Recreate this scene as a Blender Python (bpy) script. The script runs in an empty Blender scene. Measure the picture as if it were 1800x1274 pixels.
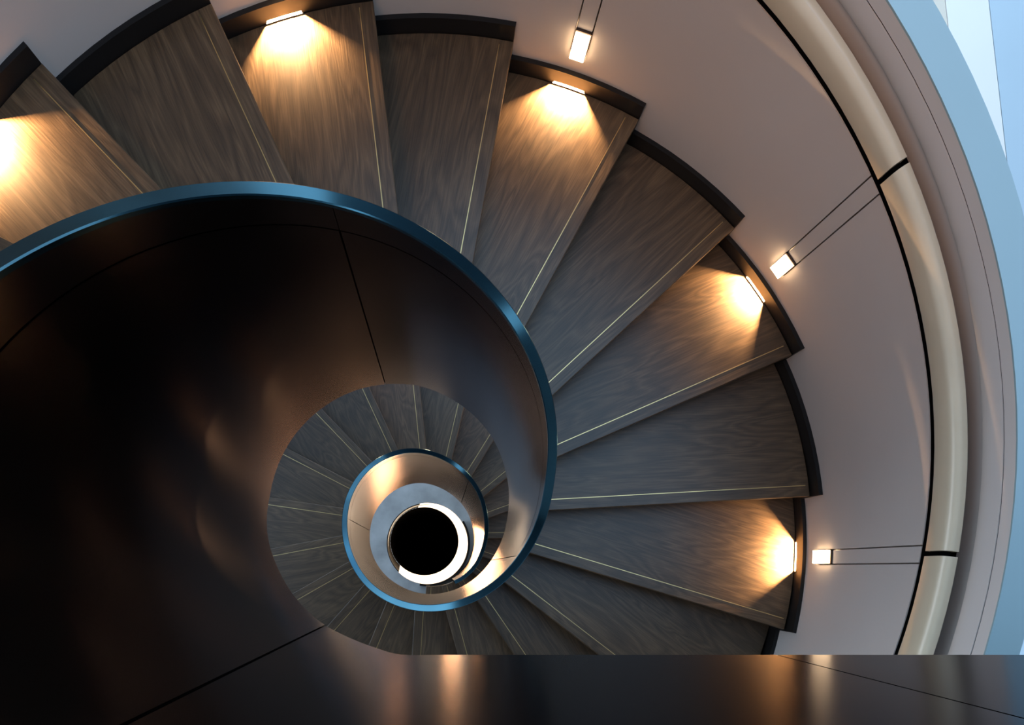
import bpy, bmesh, math, random
from math import sin, cos, pi
from mathutils import Vector, Matrix

random.seed(7)
SC = bpy.context.scene
COL = SC.collection

# ------------------------------------------------------------------ scale
# plan lengths are given in "plan units" (x to the right, y towards the viewer's feet),
# drops below the eye in "drop units"; both are turned into metres here.
U = 0.523                 # metres per drop unit (19 risers to a turn)
L = U / 1.5               # metres per plan unit
D_FLOOR = 15.0            # lowest floor, drop units below the eye


def W(x, y, d):
    return Vector((x * L, -y * L, (D_FLOOR - d) * U))


# ------------------------------------------------------------------ camera
cam_d = bpy.data.cameras.new('camera')
cam = bpy.data.objects.new('camera', cam_d)
COL.objects.link(cam)
cam.location = W(0, 0, 0)
cam.rotation_euler = (0, 0, 0)          # looking straight down the well
cam_d.sensor_width = 36.0
cam_d.lens = 36.0 * 1500.0 / 1800.0
cam_d.shift_x = 126.0 / 1800.0
cam_d.shift_y = 362.0 / 1800.0
cam_d.clip_start = 0.02
cam_d.clip_end = 200
SC.camera = cam

# ------------------------------------------------------------------ sky and exposure
world = bpy.data.worlds.new('sky')
SC.world = world
world.use_nodes = True
wn = world.node_tree
# clear evening sky: pale at the horizon, deep blue overhead, the same all the way round
_tc = wn.nodes.new('ShaderNodeTexCoord')
_sx = wn.nodes.new('ShaderNodeSeparateXYZ')
_cr = wn.nodes.new('ShaderNodeValToRGB')
wn.links.new(_tc.outputs['Generated'], _sx.inputs[0])
wn.links.new(_sx.outputs['Z'], _cr.inputs['Fac'])
_cr.color_ramp.elements[0].position = 0.0
_cr.color_ramp.elements[0].color = (0.84, 0.91, 1.0, 1)
_cr.color_ramp.elements[1].position = 0.80
_cr.color_ramp.elements[1].color = (0.36, 0.57, 0.84, 1)
_e = _cr.color_ramp.elements.new(0.5)
_e.color = (0.58, 0.79, 1.0, 1)
wn.links.new(_cr.outputs['Color'], wn.nodes['Background'].inputs[0])
wn.nodes['Background'].inputs[1].default_value = 2.9

SC.view_settings.view_transform = 'Standard'
SC.view_settings.look = 'None'
SC.view_settings.gamma = 1.0
SC.view_settings.use_curve_mapping = False
SC.view_settings.exposure = 0.0
SC.cycles.sample_clamp_indirect = 4.0


def area_light(name, loc, aim, size, power, color, size_y=None, parent=None, spread=180):
    d = bpy.data.lights.new(name, 'AREA')
    d.energy = power
    d.color = color
    d.size = size
    if size_y:
        d.shape = 'RECTANGLE'
        d.size_y = size_y
    d.spread = math.radians(spread)
    o = bpy.data.objects.new(name, d)
    COL.objects.link(o)
    o.location = loc
    o.rotation_euler = (Vector(aim) - Vector(loc)).to_track_quat('-Z', 'Y').to_euler()
    if parent:
        o.parent = parent
        o.matrix_parent_inverse = parent.matrix_world.inverted()
    return o


WARM = (1.0, 0.60, 0.28)
# added warm fill, unseen behind the viewer, warms the upper right wall
area_light('wall_fill', W(-2.6, 2.4, -3.6), W(4.0, -2.6, 5.2), 2.4, 13, (1.0, 0.58, 0.32), 1.0, spread=62)
# added fill hidden in the pit, aimed up to light the lower bronze
area_light('pit_fill', W(0.42, -0.75, 16.6), W(0.98, -0.8, 12.0), 0.22, 0.9, (1.0, 0.46, 0.20), spread=70)


# ------------------------------------------------------------------ materials
def new_mat(name):
    m = bpy.data.materials.new(name)
    m.use_nodes = True
    nt = m.node_tree
    return m, nt, nt.nodes['Principled BSDF']


def N(nt, kind, **kw):
    n = nt.nodes.new(kind)
    for k, v in kw.items():
        setattr(n, k, v)
    return n


def paint(name, col, rough=0.6, var=0.06, scale=6.0, metallic=0.0, spec=0.5, bump=0.0):
    m, nt, b = new_mat(name)
    tc = N(nt, 'ShaderNodeTexCoord')
    no = N(nt, 'ShaderNodeTexNoise')
    no.inputs['Scale'].default_value = scale
    no.inputs['Detail'].default_value = 5
    nt.links.new(tc.outputs['Object'], no.inputs['Vector'])
    cr = N(nt, 'ShaderNodeValToRGB')
    cr.color_ramp.elements[0].position = 0.3
    cr.color_ramp.elements[1].position = 0.7
    cr.color_ramp.elements[0].color = tuple(c * (1 - var) for c in col) + (1,)
    cr.color_ramp.elements[1].color = tuple(min(1, c * (1 + var)) for c in col) + (1,)
    nt.links.new(no.outputs['Fac'], cr.inputs['Fac'])
    nt.links.new(cr.outputs['Color'], b.inputs['Base Color'])
    b.inputs['Roughness'].default_value = rough
    b.inputs['Metallic'].default_value = metallic
    b.inputs['Specular IOR Level'].default_value = spec
    if bump:
        bp = N(nt, 'ShaderNodeBump')
        bp.inputs['Strength'].default_value = bump
        bp.inputs['Distance'].default_value = 0.002
        nt.links.new(no.outputs['Fac'], bp.inputs['Height'])
        nt.links.new(bp.outputs['Normal'], b.inputs['Normal'])
    return m


def wood(name):
    m, nt, b = new_mat(name)
    tc = N(nt, 'ShaderNodeTexCoord')
    oi = N(nt, 'ShaderNodeObjectInfo')
    off = N(nt, 'ShaderNodeVectorMath', operation='MULTIPLY_ADD')
    off.inputs[1].default_value = (1, 1, 1)
    cm = N(nt, 'ShaderNodeCombineXYZ')
    mul = N(nt, 'ShaderNodeMath', operation='MULTIPLY')
    mul.inputs[1].default_value = 37.0
    nt.links.new(oi.outputs['Random'], mul.inputs[0])
    for i in range(3):
        nt.links.new(mul.outputs[0], cm.inputs[i])
    nt.links.new(tc.outputs['Object'], off.inputs[0])
    nt.links.new(cm.outputs[0], off.inputs[2])
    # broad cathedral figure
    mp = N(nt, 'ShaderNodeMapping')
    mp.inputs['Scale'].default_value = (1.1, 6.0, 3.0)
    nt.links.new(off.outputs[0], mp.inputs['Vector'])
    n1 = N(nt, 'ShaderNodeTexNoise')
    n1.inputs['Scale'].default_value = 1.6
    n1.inputs['Detail'].default_value = 2
    n1.inputs['Distortion'].default_value = 0.7
    nt.links.new(mp.outputs[0], n1.inputs['Vector'])
    rings = N(nt, 'ShaderNodeMath', operation='MULTIPLY')
    rings.inputs[1].default_value = 17.0
    nt.links.new(n1.outputs['Fac'], rings.inputs[0])
    fr = N(nt, 'ShaderNodeMath', operation='PINGPONG')
    fr.inputs[1].default_value = 1.0
    nt.links.new(rings.outputs[0], fr.inputs[0])
    # fine pores along the board
    mp2 = N(nt, 'ShaderNodeMapping')
    mp2.inputs['Scale'].default_value = (4.5, 110.0, 20.0)
    nt.links.new(off.outputs[0], mp2.inputs['Vector'])
    n2 = N(nt, 'ShaderNodeTexNoise')
    n2.inputs['Scale'].default_value = 2.2
    n2.inputs['Detail'].default_value = 4
    nt.links.new(mp2.outputs[0], n2.inputs['Vector'])
    # slow blotches
    n3 = N(nt, 'ShaderNodeTexNoise')
    n3.inputs['Scale'].default_value = 3.0
    nt.links.new(off.outputs[0], n3.inputs['Vector'])
    a1 = N(nt, 'ShaderNodeMath', operation='MULTIPLY')
    a1.inputs[1].default_value = 0.22
    nt.links.new(fr.outputs[0], a1.inputs[0])
    a2 = N(nt, 'ShaderNodeMath', operation='MULTIPLY_ADD')
    a2.inputs[1].default_value = 0.55
    nt.links.new(n2.outputs['Fac'], a2.inputs[0])
    nt.links.new(a1.outputs[0], a2.inputs[2])
    a3 = N(nt, 'ShaderNodeMath', operation='MULTIPLY_ADD')
    a3.inputs[1].default_value = 0.35
    nt.links.new(n3.outputs['Fac'], a3.inputs[0])
    nt.links.new(a2.outputs[0], a3.inputs[2])
    cr = N(nt, 'ShaderNodeValToRGB')
    cr.color_ramp.elements[0].position = 0.28
    cr.color_ramp.elements[0].color = (0.038, 0.0225, 0.012, 1)
    cr.color_ramp.elements[1].position = 0.86
    cr.color_ramp.elements[1].color = (0.158, 0.099, 0.052, 1)
    e = cr.color_ramp.elements.new(0.56)
    e.color = (0.080, 0.049, 0.026, 1)
    nt.links.new(a3.outputs[0], cr.inputs['Fac'])
    # each tread its own tone
    hv = N(nt, 'ShaderNodeHueSaturation')
    mr = N(nt, 'ShaderNodeMapRange')
    mr.inputs['To Min'].default_value = 0.82
    mr.inputs['To Max'].default_value = 1.14
    nt.links.new(oi.outputs['Random'], mr.inputs['Value'])
    nt.links.new(mr.outputs[0], hv.inputs['Value'])
    nt.links.new(cr.outputs['Color'], hv.inputs['Color'])
    nt.links.new(hv.outputs['Color'], b.inputs['Base Color'])
    b.inputs['Roughness'].default_value = 0.36
    b.inputs['Specular IOR Level'].default_value = 0.5
    bp = N(nt, 'ShaderNodeBump')
    bp.inputs['Strength'].default_value = 0.25
    bp.inputs['Distance'].default_value = 0.001
    nt.links.new(n2.outputs['Fac'], bp.inputs['Height'])
    nt.links.new(bp.outputs['Normal'], b.inputs['Normal'])
    return m


def bronze(name, dark, light, rough=(0.28, 0.45), tint=(0.50, 0.50, 0.54)):
    m, nt, b = new_mat(name)
    tc = N(nt, 'ShaderNodeTexCoord')
    mp = N(nt, 'ShaderNodeMapping')
    mp.inputs['Scale'].default_value = (1.0, 1.0, 0.35)
    nt.links.new(tc.outputs['Object'], mp.inputs['Vector'])
    n1 = N(nt, 'ShaderNodeTexNoise')
    n1.inputs['Scale'].default_value = 3.2
    n1.inputs['Detail'].default_value = 2
    n1.inputs['Distortion'].default_value = 0.0
    nt.links.new(mp.outputs[0], n1.inputs['Vector'])
    cr = N(nt, 'ShaderNodeValToRGB')
    cr.color_ramp.elements[0].position = 0.35
    cr.color_ramp.elements[0].color = dark + (1,)
    cr.color_ramp.elements[1].position = 0.68
    cr.color_ramp.elements[1].color = light + (1,)
    nt.links.new(n1.outputs['Fac'], cr.inputs['Fac'])
    nt.links.new(cr.outputs['Color'], b.inputs['Base Color'])
    mr = N(nt, 'ShaderNodeMapRange')
    mr.inputs['To Min'].default_value = rough[0]
    mr.inputs['To Max'].default_value = rough[1]
    nt.links.new(n1.outputs['Fac'], mr.inputs['Value'])
    nt.links.new(mr.outputs[0], b.inputs['Roughness'])
    b.inputs['Metallic'].default_value = 1.0
    b.inputs['Specular Tint'].default_value = tint + (1,)
    return m


def glow(name, col, strength):
    m, nt, b = new_mat(name)
    b.inputs['Base Color'].default_value = (0.8, 0.8, 0.8, 1)
    b.inputs['Emission Color'].default_value = col + (1,)
    b.inputs['Emission Strength'].default_value = strength
    return m


M_WOOD = wood('dark oak')
M_RISER = paint('dark stained riser', (0.035, 0.026, 0.021), 0.6)
M_BRASS = paint('brass inlay', (0.70, 0.50, 0.22), 0.32, 0.05, 40, metallic=1.0)
M_BLACK = paint('black lacquered steel', (0.007, 0.006, 0.006), 0.5, spec=0.3)
M_GAP = paint('shadow gap', (0.003, 0.003, 0.003), 0.9, spec=0.0)
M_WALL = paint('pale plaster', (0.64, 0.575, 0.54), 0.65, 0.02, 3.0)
M_CAP = paint('parapet coping', (0.28, 0.39, 0.42), 0.45, 0.02, 3.0)
M_RAIL = paint('cream leather handrail', (0.74, 0.62, 0.45), 0.30, 0.03, 9.0)
for _n in M_RAIL.node_tree.nodes:
    if _n.type == 'BSDF_PRINCIPLED':
        _n.inputs['Coat Weight'].default_value = 0.5
        _n.inputs['Coat Roughness'].default_value = 0.18
M_BRONZE = bronze('patinated bronze', (0.058, 0.049, 0.046), (0.125, 0.104, 0.096), (0.15, 0.25))
M_RIM = bronze('sky tinted bronze rim', (0.020, 0.066, 0.10), (0.050, 0.165, 0.25), (0.14, 0.26), (0.7, 0.8, 0.9))  # sky reflection put into the metal colour as a blue tint
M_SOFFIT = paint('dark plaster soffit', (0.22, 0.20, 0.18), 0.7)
M_FLOOR = paint('grey stone floor', (0.34, 0.36, 0.37), 0.5, 0.25, 5.0)
M_BLUESTONE = paint('blue grey stone', (0.45, 0.54, 0.59), 0.5, 0.03, 0.6)
M_SUN_WHITE = paint('white sun patch', (0.82, 0.76, 0.71), 0.5, 0.03, 0.6)  # bright wedge of sun on the hall floor, put into the colour
M_SUN_CREAM = paint('cream sun patch', (0.70, 0.60, 0.48), 0.5, 0.03, 0.6)  # cream edge of the same wedge, light put into the colour
M_LENS = glow('step light lens', (1.0, 0.72, 0.40), 10.0)
M_DIFF = glow('wall light diffuser', (1.0, 0.68, 0.38), 14.0)
M_RING = glow('curb glow', (1.0, 0.72, 0.45), 2.6)  # emission stands in for strong light falling on the curb
M_FRAME = paint('bronze frame', (0.09, 0.06, 0.045), 0.5, metallic=0.6)
M_NICHE = paint('white niche floor', (0.75, 0.70, 0.62), 0.5)
M_DARKCEIL = paint('dark ceiling', (0.05, 0.05, 0.055), 0.7)

# ------------------------------------------------------------------ plan of the stair
CX, CY = -0.201, -0.749           # the axis of the well
DT = 2 * pi / 19                  # turn of one step, and its drop in drop units
T_TOP = -1.5 * pi                 # where the landing's straight balustrade takes over
RIM0 = 4.703                      # drop of the rim at turn 0; it falls one unit per radian


def lerp_table(tab):
    xs = [a for a, _ in tab]
    ys = [b for _, b in tab]
    n = len(xs)
    ms = []
    for i in range(n):
        a, c = max(0, i - 1), min(n - 1, i + 1)
        ms.append((ys[c] - ys[a]) / (xs[c] - xs[a]))

    def f(t):
        if t <= xs[0]:
            return ys[0]
        if t >= xs[-1]:
            return ys[-1]
        i = 0
        while xs[i + 1] < t:
            i += 1
        h = xs[i + 1] - xs[i]
        s = (t - xs[i]) / h
        return ((2 * s ** 3 - 3 * s * s + 1) * ys[i] + (s ** 3 - 2 * s * s + s) * h * ms[i]
                + (-2 * s ** 3 + 3 * s * s) * ys[i + 1] + (s ** 3 - s * s) * h * ms[i + 1])
    return f


rim_r = lerp_table([(-4.5, 1.187), (-3.2, 1.19), (-2.5, 1.184), (-1.6, 1.19), (-.9, 1.178), (-.3, 1.157), (0, 1.15), (.3, 1.172),
                    (.9, 1.212), (1.5, 1.224), (2.1, 1.2), (2.6, 1.157), (3.0, 1.146), (3.4, 1.17), (4, 1.215), (4.5, 1.226),
                    (5, 1.19), (5.6, 1.152), (6.1, 1.13), (6.6, 1.15), (7, 1.19), (8, 1.2)])
bot_d = lerp_table([(-5.2, 2.372), (-4.9, 2.372), (-4.74, 2.385), (-4.631, 2.559), (-4.483, 2.765), (-4.355, 2.911), (-4.114, 3.25),
                    (-3.889, 3.57), (-3.673, 3.842), (-3.476, 4.105), (-3.3, 4.345), (-3.0, 4.65), (-2.544, 5.048), (-2.1, 5.408),
                    (-1.8, 5.645), (-1.6, 5.79), (-1.35, 6.015), (-1.2, 6.144), (-.79, 6.50), (-.57, 6.73), (-.39, 6.93), (-.1, 7.17),
                    (.2, 7.55), (.58, 8.02), (1.0, 8.35), (1.65, 8.95), (2.03, 9.33), (2.4, 9.45), (2.74, 9.75), (3.05, 10.23),
                    (3.7, 11.3), (4.46, 12.4), (5.2, 13.5), (6.0, 14.3), (6.8, 14.985), (9, 14.985)])


def rim_d(t):
    if t < T_TOP:
        return RIM0 + T_TOP
    return RIM0 + t


def P(t, r):
    """plan point at turn t and radius r from the axis; before T_TOP the line runs straight along the landing"""
    if t < T_TOP:
        return CX + (T_TOP - t) * 1.1, CY + r
    return CX + r * cos(t), CY + r * sin(t)


def wall_r(t):
    t = max(-2.6, min(0.5, t))
    return ((0.0368 * t + 0.1857) * t + 0.3701) * t + 4.6125


def poly(a, b, c):
    def f(t):
        if t > 0.6:                       # from here on keep falling with the stair
            return a * .36 + b * .6 + c + t + (t - 0.6) * 0.0
        return a * t * t + b * t + c + t
    return f


gap_d = poly(-0.0967, -0.2122, 5.1398)        # top of the wall panels
rail_lo_d = poly(-0.0892, -0.2444, 4.9616)    # underside of the handrail
rail_hi_d = poly(-0.149, -0.3271, 4.7539)     # top of the handrail
thin_d = poly(-0.1534, -0.3965, 4.4596)       # fine joint above the handrail
cap_d = poly(-0.17, -0.4158, 4.3508)          # top of the parapet

PHI = {0: (-2.331, .086), 1: (-2.0, .093), 2: (-1.688, .11), 3: (-1.388, .11), 4: (-1.068, .113), 5: (-.745, .146),
       6: (-.411, .149), 7: (-.055, .149), 8: (.292, .160), 9: (.655, .110)}


def nosing(k):
    """direction and sideways offset of the front edge of tread k"""
    if k in PHI:
        return PHI[k]
    return -2.335 + k * DT, 0.09


def tread_d(k):
    return 4.373 + k * DT


# ------------------------------------------------------------------ mesh helpers
def tag(o, label=None, cat=None, group=None, kind=None):
    if label:
        o['label'] = label
    if cat:
        o['category'] = cat
    if group:
        o['group'] = group
    if kind:
        o['kind'] = kind
    return o


def empty(name, loc=(0, 0, 0)):
    o = bpy.data.objects.new(name, None)
    COL.objects.link(o)
    o.location = loc
    o.empty_display_size = 0.1
    bpy.context.view_layer.update()
    return o


def add_obj(name, verts, faces, mat, parent=None, smooth=False, frame=None):
    """verts in world metres; frame = matrix the object keeps as its own axes"""
    me = bpy.data.meshes.new(name)
    fm = frame if frame else Matrix.Identity(4)
    inv = fm.inverted()
    me.from_pydata([inv @ Vector(v) for v in verts], [], faces)
    bm = bmesh.new()
    bm.from_mesh(me)
    bmesh.ops.recalc_face_normals(bm, faces=bm.faces)
    bm.to_mesh(me)
    bm.free()
    me.materials.append(mat)
    if smooth:
        for p in me.polygons:
            p.use_smooth = True
        try:
            me.set_sharp_from_angle(angle=math.radians(35))
        except Exception:
            pass
    o = bpy.data.objects.new(name, me)
    COL.objects.link(o)
    if parent:
        o.parent = parent
        o.matrix_parent_inverse = parent.matrix_world.inverted()
    o.matrix_world = fm
    return o


def sweep_data(ts, prof):
    """closed section prof(t) -> [(radius, drop)...] carried along the stair line"""
    verts, faces = [], []
    n = None
    for t in ts:
        pr = prof(t)
        n = len(pr)
        for r, d in pr:
            x, y = P(t, r)
            verts.append(W(x, y, d))
    m = len(ts)
    for i in range(m - 1):
        for j in range(n):
            a, b = i * n + j, i * n + (j + 1) % n
            faces.append((a, b, b + n, a + n))
    faces.append(tuple(range(n)))
    faces.append(tuple(range((m - 1) * n, m * n)))
    return verts, faces


def sweep(name, ts, prof, mat, parent=None, smooth=True):
    v, f = sweep_data(ts, prof)
    return add_obj(name, v, f, mat, parent, smooth)


def span(a, b, step=0.05):
    n = max(1, int(math.ceil((b - a) / step)))
    return [a + (b - a) * i / n for i in range(n + 1)]


def prism(poly, d0, d1):
    """poly = plan points; slab between drops d0 (top) and d1 (bottom)"""
    n = len(poly)
    v = [W(x, y, d0) for x, y in poly] + [W(x, y, d1) for x, y in poly]
    f = [tuple(range(n)), tuple(range(n, 2 * n))]
    f += [(i, (i + 1) % n, n + (i + 1) % n, n + i) for i in range(n)]
    return v, f


def rect_ring(name, ts, r0, r1, d0, d1, mat, parent=None, smooth=True):
    return sweep(name, ts, lambda t: [(r0(t), d0(t)), (r1(t), d0(t)), (r1(t), d1(t)), (r0(t), d1(t))], mat, parent, smooth)


# ------------------------------------------------------------------ floors
def ring_slab(name, cx, cy, hx, hy, r0, r1, d0, d1, mat, n=96):
    v, f = [], []
    for i in range(n):
        a = 2 * pi * i / n
        for (px, py, r) in ((hx, hy, r0), (cx, cy, r1)):
            for d in (d0, d1):
                v.append(W(px + r * cos(a), py + r * sin(a), d))
    for i in range(n):
        a, b = 4 * i, 4 * ((i + 1) % n)
        f += [(a, a + 2, b + 2, b), (a + 1, b + 1, b + 3, a + 3), (a, b, b + 1, a + 1), (a + 2, a + 3, b + 3, b + 2)]
    return add_obj(name, v, f, mat, None, False)


RING = (-0.345, -0.660, 1.05)
fl = ring_slab('floor', CX, CY, RING[0], RING[1], RING[2] + 0.02, 6.0, 15.0, 15.5, M_FLOOR)
tag(fl, 'grey stone floor at the foot of the stair round the dark opening', kind='structure')

hall = empty('floor_hall', W(12, -8, 15))
tag(hall, 'pale stone hall floor far below, outside the parapet', kind='structure')


def px_line(x0, y0, s, y):
    return (x0 + s * (y - y0))


def slab(name, pts, mat, d=15.0):
    v, f = prism(pts, d, d + 0.4)
    return add_obj(name, v, f, mat, hall)


# edges of the painted sun wedge: two straight lines across the hall floor
def jx(xa, ya, xb, yb, y):
    return xa + (xb - xa) * (y - ya) / (yb - ya)


def edge_white(y):
    return jx(14.46, -14.99, 14.99, -10.32, y)


def edge_cream(y):
    return jx(13.31, -14.99, 13.41, -14.13, y)


YN, YF = -30.0, 4.5
slab('stone_slab', [(edge_white(YN) + .01, YN), (20.9, YN), (20.9, YF), (edge_white(YF) + .01, YF)], M_BLUESTONE)
slab('stone_slab', [(edge_cream(YN) + .01, YN), (edge_white(YN) - .01, YN), (edge_white(-3) - .01, -3), (edge_cream(-3) + .01, -3)], M_SUN_WHITE)
slab('stone_slab', [(edge_cream(YN) - .8, YN), (edge_cream(YN) - .01, YN), (edge_cream(-3) - .01, -3), (edge_cream(-3) - .8, -3)], M_SUN_CREAM)
slab('stone_slab', [(6.5, YN), (edge_cream(YN) - .82, YN), (edge_cream(-3) - .82, -3), (6.5, -3)], M_BLUESTONE)
slab('stone_slab', [(6.5, -2.98), (edge_white(-3) - .01, -2.98), (edge_white(YF) - .01, YF), (6.5, YF)], M_BLUESTONE)
slab('stone_slab', [(-30, YN), (6.48, YN), (6.48, -7.2), (-30, -7.2)], M_BLUESTONE)

# opening in the lowest floor: curb glow on one side standing for strong light, dark pit below
pit_v, pit_f = [], []
NP = 64
for i in range(NP):
    a = 2 * pi * i / NP
    pit_v += [W(-.476 + 1.02 * cos(a), -.816 + 1.02 * sin(a), 17.0), W(-.476 + 1.02 * cos(a), -.816 + 1.02 * sin(a), 24.0)]
for i in range(NP):
    a, b = 2 * i, 2 * ((i + 1) % NP)
    pit_f.append((a, b, b + 1, a + 1))
pit_f.append(tuple(2 * i + 1 for i in range(NP)))
tag(add_obj('floor_pit', pit_v, pit_f, M_GAP), 'black bottomless pit under the ring shaped floor', kind='structure')  # near-black colour stands for the unlit depth

lr = empty('ring_glow', W(RING[0], RING[1], 15.0))
tag(lr, 'glow standing for light on the curb of the round floor opening at the very bottom', 'light')


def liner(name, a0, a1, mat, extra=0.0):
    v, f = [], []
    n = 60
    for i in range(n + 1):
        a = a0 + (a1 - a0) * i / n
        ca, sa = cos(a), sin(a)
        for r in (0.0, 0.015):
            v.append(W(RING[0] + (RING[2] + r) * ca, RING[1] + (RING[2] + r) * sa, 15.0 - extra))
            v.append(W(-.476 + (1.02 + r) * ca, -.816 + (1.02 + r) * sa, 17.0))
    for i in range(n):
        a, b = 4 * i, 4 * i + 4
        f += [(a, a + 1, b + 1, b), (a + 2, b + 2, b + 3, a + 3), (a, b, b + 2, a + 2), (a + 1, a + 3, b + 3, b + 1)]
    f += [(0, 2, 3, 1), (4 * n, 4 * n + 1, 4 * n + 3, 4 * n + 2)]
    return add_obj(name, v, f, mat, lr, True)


sweep_v, sweep_f = [], []
for i in range(31):
    a = -0.55 + 2.3 * i / 30
    for r in (0.02, 0.075):
        for d in (14.9, 14.999):
            sweep_v.append(W(RING[0] + (RING[2] + r) * cos(a), RING[1] + (RING[2] + r) * sin(a), d))
for i in range(30):
    a, b = 4 * i, 4 * i + 4
    sweep_f += [(a, a + 1, b + 1, b), (a + 2, b + 2, b + 3, a + 3), (a, b, b + 2, a + 2), (a + 1, a + 3, b + 3, b + 1)]
sweep_f += [(0, 2, 3, 1), (120, 121, 123, 122)]
add_obj('shade_strip', sweep_v, sweep_f, M_BLACK, lr)  # black strip stands for the shadow gap under the balustrade
liner('glow_face', -1.75, 2.35, M_RING)
liner('dark_liner', 2.36, 2 * pi - 1.76, M_BLACK)

# ------------------------------------------------------------------ outer wall with parapet
wall = sweep('wall_right', span(-3.3, 1.5),
             lambda t: [(wall_r(t) + .20, cap_d(t) + .07), (wall_r(t) + .245, cap_d(t) + .07), (wall_r(t) + .245, 7.3 + t), (wall_r(t) + .20, 7.3 + t)], M_GAP)
tag(wall, 'curved pale plaster wall that follows the stair down', kind='structure')

G = 0.006
LIGHT_T = {0: -2.49, 2: -1.849, 4: -1.220, 6: -0.566, 8: 0.133}
cuts = [(-3.3, None)]
half = 0.0175


def lower_d(t):
    return 7.0 + t          # wall panels run down behind the skirting


edges = sorted(LIGHT_T.values())
panels = []
a = -3.3
for c in edges:
    panels.append((a, c - half, False))
    panels.append((c - half, c + half, True))
    a = c + half
panels.append((a, 1.5, False))
LAMP_TOP = {-2.49: 3.95, -1.849: 4.53, -1.220: 5.130, -0.566: 5.755, 0.133: 6.415}
LAMP_BOT = {-2.49: 4.17, -1.849: 4.77, -1.220: 5.385, -0.566: 5.998, 0.133: 6.683}


def slot_edges():
    return [(k, LIGHT_T[k]) for k in LIGHT_T]


def wall_panel(a, b, top):
    """one plaster panel, notched at its foot where a step light is let in"""
    stops = [a, b]
    for c in edges:
        stops += [q for q in (c - .0415, c + .0415) if a < q < b]
    stops.sort()
    vv, ff = [], []
    for p, q in zip(stops[:-1], stops[1:]):
        m = (p + q) / 2
        low = lambda t: 7.06 + t
        for k, c in LIGHT_T.items():
            if abs(m - c) < .0415:
                low = lambda t, k=k: 4.373 + k * DT - .043
        v, f = sweep_data(span(p, q), lambda t: [(wall_r(t), top(t)), (wall_r(t) + .09, top(t)), (wall_r(t) + .09, low(t)), (wall_r(t), low(t))])
        n0 = len(vv)
        vv += v
        ff += [tuple(i + n0 for i in z) for z in f]
    add_obj('wall_panel', vv, ff, M_WALL, wall, True)


for (a, b, strip) in panels:
    a, b = a + G / 4, b - G / 4
    if strip:
        c = min(edges, key=lambda q: abs(q - (a + b) / 2))
        rect_ring('wall_panel', span(a, b), wall_r, lambda t: wall_r(t) + .09, gap_d, lambda t: LAMP_TOP[c] - .005, M_WALL, wall)
        wall_panel(c - half - G / 4, c + half + G / 4, lambda t: LAMP_BOT[c] + .005)
    else:
        wall_panel(a, b, gap_d)
rect_ring('groove_backing', span(-3.3, 1.5), lambda t: wall_r(t) + .006, lambda t: wall_r(t) + .085, lambda t: thin_d(t) - .0045, lambda t: thin_d(t) + .0045, M_GAP, wall)
rect_ring('shadow_gap', span(-3.3, 1.5), lambda t: wall_r(t) + .008, lambda t: wall_r(t) + .095, lambda t: rail_lo_d(t) - .015, lambda t: gap_d(t) - .002, M_GAP, wall)  # solid black strip, stands for the shade under the rail

# above the rail the plaster curves back into a shallow cove behind it
sweep('wall_panel', span(-3.3, 1.5), lambda t: [(wall_r(t), thin_d(t) + .005), (wall_r(t) + .165, thin_d(t) + .005), (wall_r(t) + .165, rail_lo_d(t) - .02), (wall_r(t) + .15, rail_lo_d(t) - .02)]
      + [(wall_r(t) + .15 * (1 - math.sqrt(max(0, 1 - q * q))), rail_hi_d(t) - .19 + .17 * q) for q in (1, .97, .9, .8, .65, .5, .35, .2, .1, 0)], M_WALL, wall)
rect_ring('wall_panel', span(-3.3, 1.5), wall_r, lambda t: wall_r(t) + .09, lambda t: cap_d(t) + .012, lambda t: thin_d(t) - .005, M_WALL, wall)
sweep('coping', span(-3.3, 1.5),
      lambda t: [(wall_r(t) - .002, cap_d(t)), (wall_r(t) + .262, cap_d(t)), (wall_r(t) + .262, cap_d(t) + .06), (wall_r(t) + .25, cap_d(t) + .07), (wall_r(t) - .002, cap_d(t) + .012)],
      M_CAP, wall)
# outer wall of the lower flight, seen only from inside the stair
lw = rect_ring('wall_lower', span(1.52, 8.2), lambda t: wall_r(t) + .02, lambda t: wall_r(t) + .2, lambda t: min(14.5, tread_d((t + 2.335) / DT) - 1.9), lambda t: min(15.0, tread_d((t + 2.335) / DT) + 1.2), M_WALL)
tag(lw, 'pale outer wall of the lower flight', kind='structure')

# ------------------------------------------------------------------ handrail on the wall
hr = empty('handrail', W(*P(-.9, 4.2), 4.3))
tag(hr, 'cream padded handrail that curves along the pale outer wall', 'handrail')


def rail_prof(t):
    w = wall_r(t)
    lo, hi = rail_lo_d(t), rail_hi_d(t)
    pts = [(w - .015, lo), (w - .112, lo), (w - .120, lo - .012)]
    # rounded upper corner
    rc, hc = .070, .060
    for i in range(8):
        q = i / 7 * pi / 2
        pts.append((w - .120 + rc * (1 - cos(q)), hi + hc - hc * sin(q)))
    pts += [(w - .008, hi + .004), (w - .002, hi + .02)]
    return pts


joints = [-3.3, -1.89, -1.222, -0.561, 0.136, 0.83, 1.5]
for a, b in zip(joints[:-1], joints[1:]):
    seg = sweep('rail_segment', span(a + .005, b - .005), rail_prof, M_RAIL, hr)
sweep('rail_core', span(-3.28, 1.48), lambda t: [(wall_r(t) - .03, rail_lo_d(t) - .02), (wall_r(t) - .085, rail_lo_d(t) - .02), (wall_r(t) - .085, rail_hi_d(t) + .07), (wall_r(t) - .03, rail_hi_d(t) + .05)], M_GAP, hr)

# ------------------------------------------------------------------ the stair
stair = empty('spiral_staircase', W(CX, CY, 15.0))
tag(stair, 'spiral staircase of dark oak treads with brass inlay winding down round the open well', 'staircase')

K0, K1 = -6, 31
TH = 0.085


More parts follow.
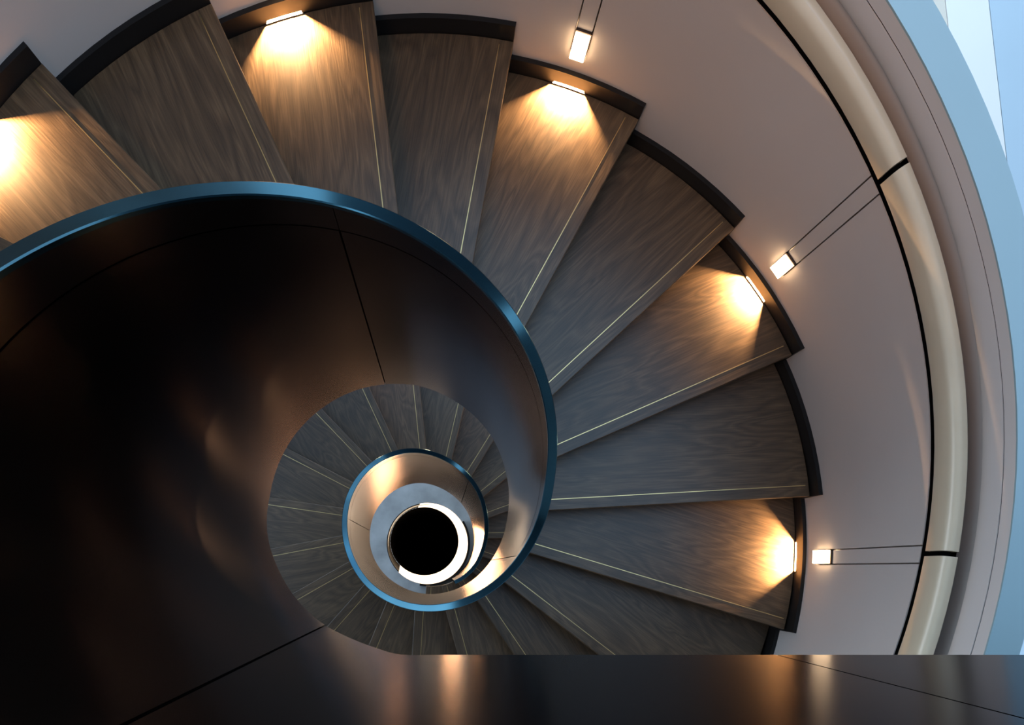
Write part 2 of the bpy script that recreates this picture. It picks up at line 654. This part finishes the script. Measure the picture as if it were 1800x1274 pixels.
def on_nosing(k, r, back=0.0):
    """plan point on the front edge of tread k, at distance r along it; back = distance behind the edge"""
    p, q = nosing(k)
    q -= back
    return CX + r * cos(p) - q * sin(p), CY + r * sin(p) + q * cos(p)


def r_in(t):
    return (rim_r(t) if t < 8 else 1.2) + 0.005


def r_out(k, t):
    return wall_r(t) - 0.045


def edge_end(k, back, rr):
    """distance along the nosing line at which it reaches radius rr(t)"""
    p, q = nosing(k)
    r = rr
    return math.sqrt(max(0.01, r * r - (q - back) ** 2))


for k in range(K0, K1 + 1):
    d = tread_d(k)
    pf, qf = nosing(k)
    pb, qb = nosing(k - 1)
    rout_f = wall_r(pf) - .045
    rout_b = wall_r(pb) - .045
    rin_f, rin_b = r_in(pf), r_in(pb)
    back = 0.10
    # outline: front edge outwards, arc back, rear edge inwards, arc forward
    A0 = on_nosing(k, edge_end(k, 0, rin_f))
    A1 = on_nosing(k, edge_end(k, 0, rout_f))
    B1 = on_nosing(k - 1, edge_end(k - 1, back, rout_b), back)
    B0 = on_nosing(k - 1, edge_end(k - 1, back, rin_b), back)

    def ang(p):
        return math.atan2(p[1] - CY, p[0] - CX)

    def arc(pa, pb_, n):
        a, b = ang(pa), ang(pb_)
        while b - a > pi:
            b -= 2 * pi
        while a - b > pi:
            b += 2 * pi
        ra, rb = math.hypot(pa[0] - CX, pa[1] - CY), math.hypot(pb_[0] - CX, pb_[1] - CY)
        return [(CX + (ra + (rb - ra) * i / n) * cos(a + (b - a) * i / n), CY + (ra + (rb - ra) * i / n) * sin(a + (b - a) * i / n)) for i in range(1, n)]

    outline = [A0, A1] + arc(A1, B1, 8) + [B1, B0] + arc(B0, A0, 5)
    v, f = prism(outline, d, d + TH)
    # the tread's own axes: x along the grain (along the front edge), z up
    o3 = W(A1[0], A1[1], d)
    ex = (W(A1[0], A1[1], d) - W(A0[0], A0[1], d)).normalized()
    ez = Vector((0, 0, 1))
    ey = ez.cross(ex)
    mid = (pf + pb) / 2
    fr = Matrix(((ex.x, ey.x, 0, o3.x), (ex.y, ey.y, 0, o3.y), (0, 0, 1, o3.z), (0, 0, 0, 1)))
    tr = add_obj('tread', v, f, M_WOOD, stair, False, fr)
    bv = tr.modifiers.new('edge', 'BEVEL')
    bv.width = 0.003
    bv.segments = 2
    bv.limit_method = 'ANGLE'
    # brass strip let into the tread a hand's breadth behind the front edge
    e0 = edge_end(k, .125, rin_f) + .02
    e1 = edge_end(k, .125, rout_f) - .05
    bw = 0.008
    q4 = [on_nosing(k, e0, .125), on_nosing(k, e1, .125), on_nosing(k, e1, .125 + bw), on_nosing(k, e0, .125 + bw)]
    v, f = prism(q4, d - .0012, d + .02)
    add_obj('brass_strip', v, f, M_BRASS, tr)
    # riser under the front edge
    q4 = [on_nosing(k, edge_end(k, .06, rin_f), .06), on_nosing(k, edge_end(k, .06, rout_f), .06),
          on_nosing(k, edge_end(k, .09, rout_f), .09), on_nosing(k, edge_end(k, .09, rin_f), .09)]
    v, f = prism(q4, d + TH - .002, min(15.0, d + DT + .01))
    add_obj('riser', v, f, M_RISER, stair)

# skirting: one stepped black plate per tread, slotted where a step light shines out
SLOT_HALF = 0.040
for k in range(K0 + 1, 13):
    d = tread_d(k)
    pf, qf = nosing(k)
    pb, qb = nosing(k - 1)
    ta = pb + qb / 4.4 - .012
    tb = pf + qf / 4.4
    ro = lambda t: wall_r(t) + .0
    rin = lambda t: wall_r(t) - .046
    top = lambda t: d - .145
    pieces = []
    if k in LIGHT_T:
        c = LIGHT_T[k]
        spec = [(ta, c - SLOT_HALF, d + DT), (c - SLOT_HALF, c + SLOT_HALF, d - .0238), (c + SLOT_HALF, tb, d + DT)]
        for (a, b, low) in spec:
            v, f = sweep_data(span(a, b, .04), lambda t: [(rin(t), top(t)), (ro(t), top(t)), (ro(t), low), (rin(t), low)])
            add_obj('skirting', v, f, M_BLACK, stair)
    else:
        rect_ring('skirting', span(ta, tb, .04), rin, ro, top, lambda t: d + DT, M_BLACK, stair, False)

# underside of the flights
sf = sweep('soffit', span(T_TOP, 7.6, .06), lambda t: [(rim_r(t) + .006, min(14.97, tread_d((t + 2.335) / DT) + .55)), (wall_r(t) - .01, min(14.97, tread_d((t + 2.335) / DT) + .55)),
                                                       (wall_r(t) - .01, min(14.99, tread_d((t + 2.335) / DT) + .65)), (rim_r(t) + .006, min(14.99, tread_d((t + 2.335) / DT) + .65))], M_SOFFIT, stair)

# ------------------------------------------------------------------ inner balustrade
bal = empty('inner_balustrade', W(CX, CY, 15.0))
tag(bal, 'bronze clad balustrade spiralling round the open well with a flat blue lit rim', 'balustrade')
T_START, T_END = -7.6, 7.4
SEAMS = [T_START, -6.17, -4.355, -1.88, 0.60, 3.08, 5.42, T_END]
BAND = 0.222


def r_face(t):
    return rim_r(t) - .078


def rim_prof(t):
    ro, ri, d = rim_r(t), rim_r(t) - .078, rim_d(t)
    return [(ri, d + .03), (ri, d + .006), (ri + .006, d), (ro - .006, d), (ro, d + .006), (ro, d + .03)]


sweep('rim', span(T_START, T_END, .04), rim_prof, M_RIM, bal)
g = .0045
for a, b in zip(SEAMS[:-1], SEAMS[1:]):
    # upper band and main panel of each bronze sheet, parted by a fine dark groove
    rect_ring('bronze_band', span(a + .0015, b - .0015, .04), r_face, lambda t: r_face(t) + .014, lambda t: rim_d(t) + .0302, lambda t: rim_d(t) + BAND - .005, M_BRONZE, bal)
    rect_ring('bronze_panel', span(a + g, b - g, .04), r_face, lambda t: r_face(t) + .014, lambda t: rim_d(t) + BAND + .005, bot_d, M_BRONZE, bal)
rect_ring('core', span(T_START, T_END, .04), lambda t: r_face(t) + .016, lambda t: rim_r(t) - .014, lambda t: rim_d(t) + .0302, lambda t: bot_d(t) - .01, M_GAP, bal)
for a, b in zip(SEAMS[:-1], SEAMS[1:]):
    rect_ring('outer_lining', span(a + g, b - g, .04), lambda t: rim_r(t) - .012, rim_r, lambda t: rim_d(t) + .0302, lambda t: min(14.99, max(bot_d(t), 0)), M_BRONZE, bal)

# ------------------------------------------------------------------ lights let into the skirting and the wall
WHERE = {0: 'warm step light shining on the highest of the lit treads', 2: 'warm step light shining on the second lit tread from the top',
         4: 'warm step light on the lit tread below the topmost wall light', 6: 'warm step light on the lit tread below the tilted middle wall light',
         8: 'warm step light on the lowest lit tread, above the straight bronze panel'}
for k, c in LIGHT_T.items():
    d = tread_d(k)
    root = empty('step_light', W(*P(c, wall_r(c)), d))
    tag(root, WHERE[k], 'light', 'step lights in the skirting')
    dz0, dz1 = d - .040, d
    ra, rb = wall_r(c), wall_r(c) + .19
    sh = SLOT_HALF
    for a, b in ((c - sh, c - sh + .003), (c + sh - .003, c + sh)):
        v, f = sweep_data([a, b], lambda t: [(ra - .04, dz0), (rb, dz0), (rb, dz1), (ra - .04, dz1)])
        add_obj('niche_cheek', v, f, M_BLACK, root)
    v, f = sweep_data(span(c - sh, c + sh, .04), lambda t: [(wall_r(t) - .048, dz1 - .003), (rb, dz1 - .003), (rb, dz1 + .006), (wall_r(t) - .048, dz1 + .006)])
    add_obj('niche_floor', v, f, M_NICHE, root)
    v, f = sweep_data(span(c - sh * .72, c + sh * .72, .02), lambda t: [(wall_r(c) + .156, dz0 + .004), (wall_r(c) + .170, dz0 + .004), (wall_r(c) + .170, dz1 - .008), (wall_r(c) + .156, dz1 - .008)])
    add_obj('lens', v, f, M_LENS, root)
    lx, ly = P(c, wall_r(c) + .145)
    tx, ty = P(c, wall_r(c) - .6)
    area_light('step_lamp', W(lx, ly, d - .031), W(tx, ty, d + .06), 0.03, 150.0, WARM, .006, root)

# the same lamps go on down the lower flight, where its outer wall is hidden by the flight above
for k in (21, 23, 25, 27):
    p, q = nosing(k)
    c = p - .13
    lx, ly = P(c, wall_r(c) - .08)
    tx, ty = P(c, 1.2)
    area_light('step_lamp', W(lx, ly, tread_d(k) - .10), W(tx, ty, tread_d(k) + .1), .10, 7.0, WARM, .03, stair)

WL = {2: 'small glowing wall light above the second lit tread from the top', 4: 'small glowing wall light at the top of the picture, highest one in view',
      6: 'small glowing wall light tilted below the upper handrail joint', 8: 'small glowing wall light level with the lower handrail joint'}
for k in (2, 4, 6, 8):
    c = LIGHT_T[k]
    t0, t1 = LAMP_TOP[c], LAMP_BOT[c]
    root = empty('wall_light', W(*P(c, wall_r(c)), (t0 + t1) / 2))
    tag(root, WL[k], 'light', 'small wall lights')
    h = half - .0015
    v, f = sweep_data([c - h, c, c + h], lambda t: [(wall_r(t) - .05, t0 + .012), (wall_r(t) + .05, t0 + .012), (wall_r(t) + .05, t1), (wall_r(t) - .05, t1)])
    add_obj('glow_face', v, f, M_DIFF, root)
    for (a, b, e0, e1) in ((c - half, c - h, t0, t1), (c + h, c + half, t0, t1), (c - half, c + half, t0, t0 + .012)):
        v, f = sweep_data([a, b], lambda t: [(wall_r(t) - .022, e0), (wall_r(t) + .05, e0), (wall_r(t) + .05, e1), (wall_r(t) - .022, e1)])
        add_obj('frame_bar', v, f, M_FRAME, root)

# ------------------------------------------------------------------ landing and ceiling, round the viewer
v, f = prism([(CX - 0.2, CY + 1.20), (7.5, CY + 1.20), (7.5, 9), (CX - 0.2, 9)], 2.02, 2.37)
tag(add_obj('floor_landing', v, f, M_SOFFIT), 'landing slab behind the straight bronze balustrade', kind='structure')

v, f = prism([(-12, 1.3), (10, 1.3), (10, 8), (-12, 8)], -4.2, -4.0)
tag(add_obj('ceiling', v, f, M_DARKCEIL), 'dark ceiling over the landing', kind='structure')
v, f = prism([(-8.0, -10), (-1.2, -10), (-1.2, -2.4), (-8.0, -2.4)], -4.2, -4.0)  # added overhead slab, keeps sky light off the upper left wall
tag(add_obj('shade_slab', v, f, M_DARKCEIL), 'unseen dark slab added to shade the wall at the head of the stair', kind='structure')
v, f = prism([(-12, 4.6), (14, 4.6), (14, 4.9), (-12, 4.9)], -4.0, 15.0)  # unseen wall carried down to the lowest floor to darken the rim's reflection
tag(add_obj('wall_back', v, f, M_DARKCEIL), 'dark wall at the back of the landing', kind='structure')
v, f = prism([(21, -22), (21.4, -22), (21.4, 4.6), (21, 4.6)], -6.0, 15.0)  # added far wall, darkens what the rim reflects
tag(add_obj('far_blocker', v, f, M_DARKCEIL), 'unseen dark wall added to darken the rim reflection', kind='structure')
